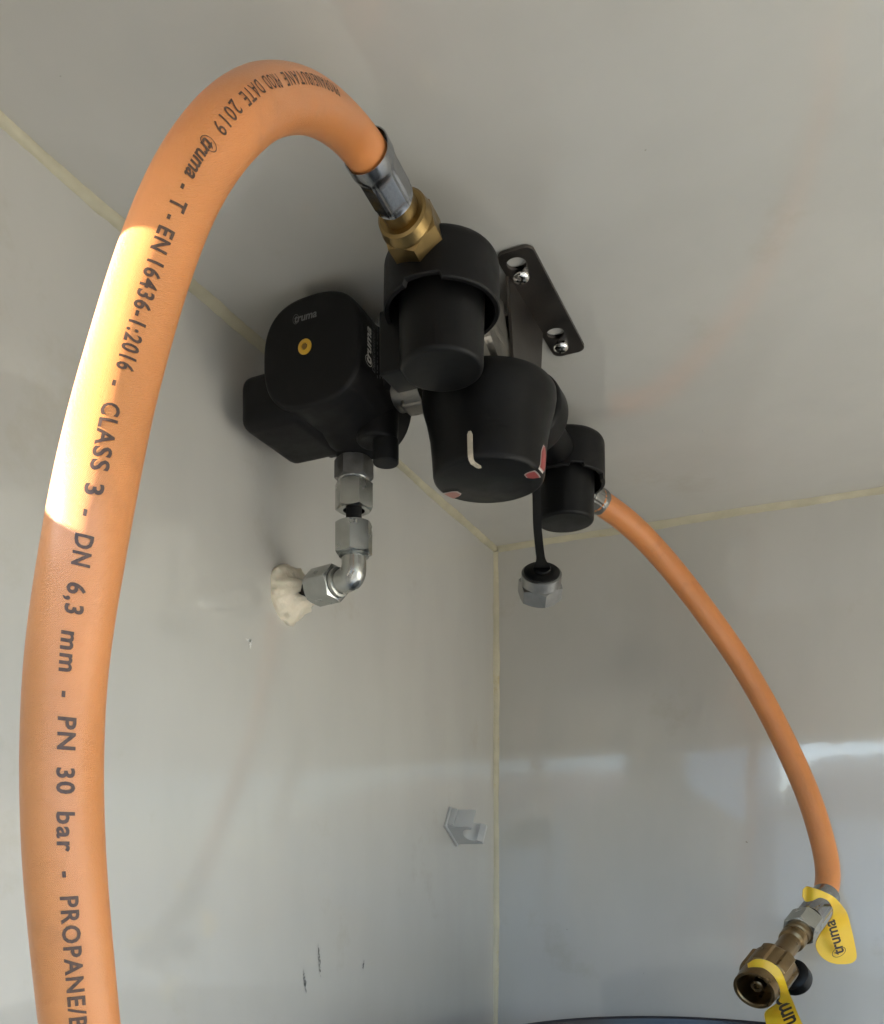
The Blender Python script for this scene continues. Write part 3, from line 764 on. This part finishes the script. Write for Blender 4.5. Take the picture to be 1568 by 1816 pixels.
# yellow tags
def strip(bm, st, th=.0005):
    n = len(st); Ls = catmull([P(a[0], a[1], f) for a, b, f in st], 6); Rs = catmull([P(b[0], b[1], f) for a, b, f in st], 6)
    rings = []
    for l_, r_ in zip(Ls, Rs):
        k = 6; row = [l_.lerp(r_, j/k) for j in range(k+1)]
        rings.append([q+TOCAM*th for q in row]+[q-TOCAM*th for q in reversed(row)])
    loft(bm, rings)
t1 = [((1423, 1590), (1424, 1578), .604), ((1429, 1599), (1431, 1572), .604), ((1441, 1597), (1443, 1575), .600), ((1455, 1592), (1460, 1581), .5990), ((1471, 1600), (1480, 1592), .601),
      ((1477, 1620), (1496, 1610), .620), ((1466, 1640), (1503, 1622), .634), ((1452, 1660), (1510, 1648), .642), ((1447, 1678), (1516, 1675), .643), ((1455, 1695), (1519, 1697), .643), ((1470, 1706), (1512, 1707), .643), ((1484, 1710), (1500, 1710), .643)]
tg = thing('yellow_tag', 'yellow plastic tag hooked round the far hose end, hanging by the wall', 'tag', P(1462, 1592, .61), 'yellow plastic tags')
bm = bmesh.new(); strip(bm, t1); tp = obj('tag_strip', bm, 'tag', tg, 60)
def tag_text(pa, pb, f0, f1, bmx, parent):
    A, B = P(pa[0], pa[1], f0), P(pb[0], pb[1], f1); d = (B-A).normalized()
    up = d.cross(TOCAM); up = (-up if up.dot(CR) > 0 else up).normalized()
    x0, x1 = ext(bmx); k = (B-A).length/(x1-x0)
    for v_ in bmx.verts: v_.co = A+d*((v_.co.x-x0)*k)+up*((v_.co.y-.35)*k)
    return obj('tag_lettering', bmx, 'print_k', parent, recalc=False)
tag_text((1489, 1697), (1470, 1634), .6395, .6300, logo_bm(), tp)
t2 = [((1327, 1716), (1326, 1709), .547), ((1338, 1715), (1341, 1701), .542), ((1354, 1717), (1362, 1704), .538), ((1369, 1728), (1381, 1717), .536), ((1379, 1742), (1391, 1736), .536), ((1384, 1760), (1399, 1760), .543),
      ((1379, 1778), (1407, 1778), .558), ((1358, 1794), (1413, 1794), .572), ((1358, 1812), (1421, 1812), .578), ((1370, 1842), (1434, 1838), .578), ((1388, 1866), (1440, 1862), .578), ((1404, 1876), (1428, 1876), .578)]
tg2 = thing('yellow_tag', 'yellow plastic tag looped round the big brass nut, running out of the bottom edge', 'tag', P(1360, 1712, .56), 'yellow plastic tags')
bm = bmesh.new(); strip(bm, t2); tp2 = obj('tag_strip', bm, 'tag', tg2, 60)
tag_text((1409, 1845), (1380, 1770), .5745, .5540, logo_bm(), tp2)

# ------------------------------------------------------------------ pipe clip on the left wall
clip = thing('pipe_clip', 'small pale grey plastic pipe clip on the left wall near the corner', 'clip', (XL, .655, .027))
def cprof():
    pts = [(0, -.0085), (.0165, -.0085), (.0205, -.0070)]
    pts += [(.0190, -.0045)]
    for k in range(13):
        a = R(250-320*0-(k)*(140/12)-0); pts.append((.0165+.0066*math.cos(R(-70)-R(k*(220/12))), .0016+.0066*math.sin(R(-70)-R(k*(220/12)))))
    pts += [(.0225, .0100), (.0225, .0125), (0, .0125)]
    return pts
y0, z0 = .655, .0195
def turn(bm):
    bmesh.ops.rotate(bm, verts=bm.verts, cent=(XL, y0, z0+.008), matrix=Matrix.Rotation(R(-33), 3, 'X'))
bm = bmesh.new(); loft(bm, [[Vector((XL+x+.0015, y0+y*1.15, z)) for x, y in cprof()] for z in (z0, z0+.0165)])
turn(bm); obj('clip_jaw', bm, 'clip', clip, 30)
bm = bmesh.new(); box(bm, (XL, y0-.0125, z0-.0015), (XL+.0022, y0+.0155, z0+.018), .0007); box(bm, (XL+.002, y0-.0117, z0+.001), (XL+.0075, y0-.0099, z0+.0165), .0006)
turn(bm); obj('clip_base', bm, 'clip', clip, 30)

# ------------------------------------------------------------------ gas bottle below
GX, GY, GR = -.088, .565, .150
bt = thing('gas_bottle', 'gas bottle whose dark round collar just shows at the bottom edge', 'gas bottle', (GX, GY, ZF))
bm = bmesh.new(); lathe(bm, (GX, GY, ZF), Z, [(0, .130), (.02, .15), (.05, .155), (.30, .155), (.35, .145), (.375, .125)], 96); obj('bottle_body', bm, 'bottle', bt, 40)
bm = bmesh.new(); lathe(bm, (GX, GY, -.180), Z, [(0, .144), (.040, .150), (.0555, .150), (.059, .1485), (.0600, .1460), (.0585, .1435), (.050, .142), (0, .138)], 128); obj('collar', bm, 'navy', bt, 40)
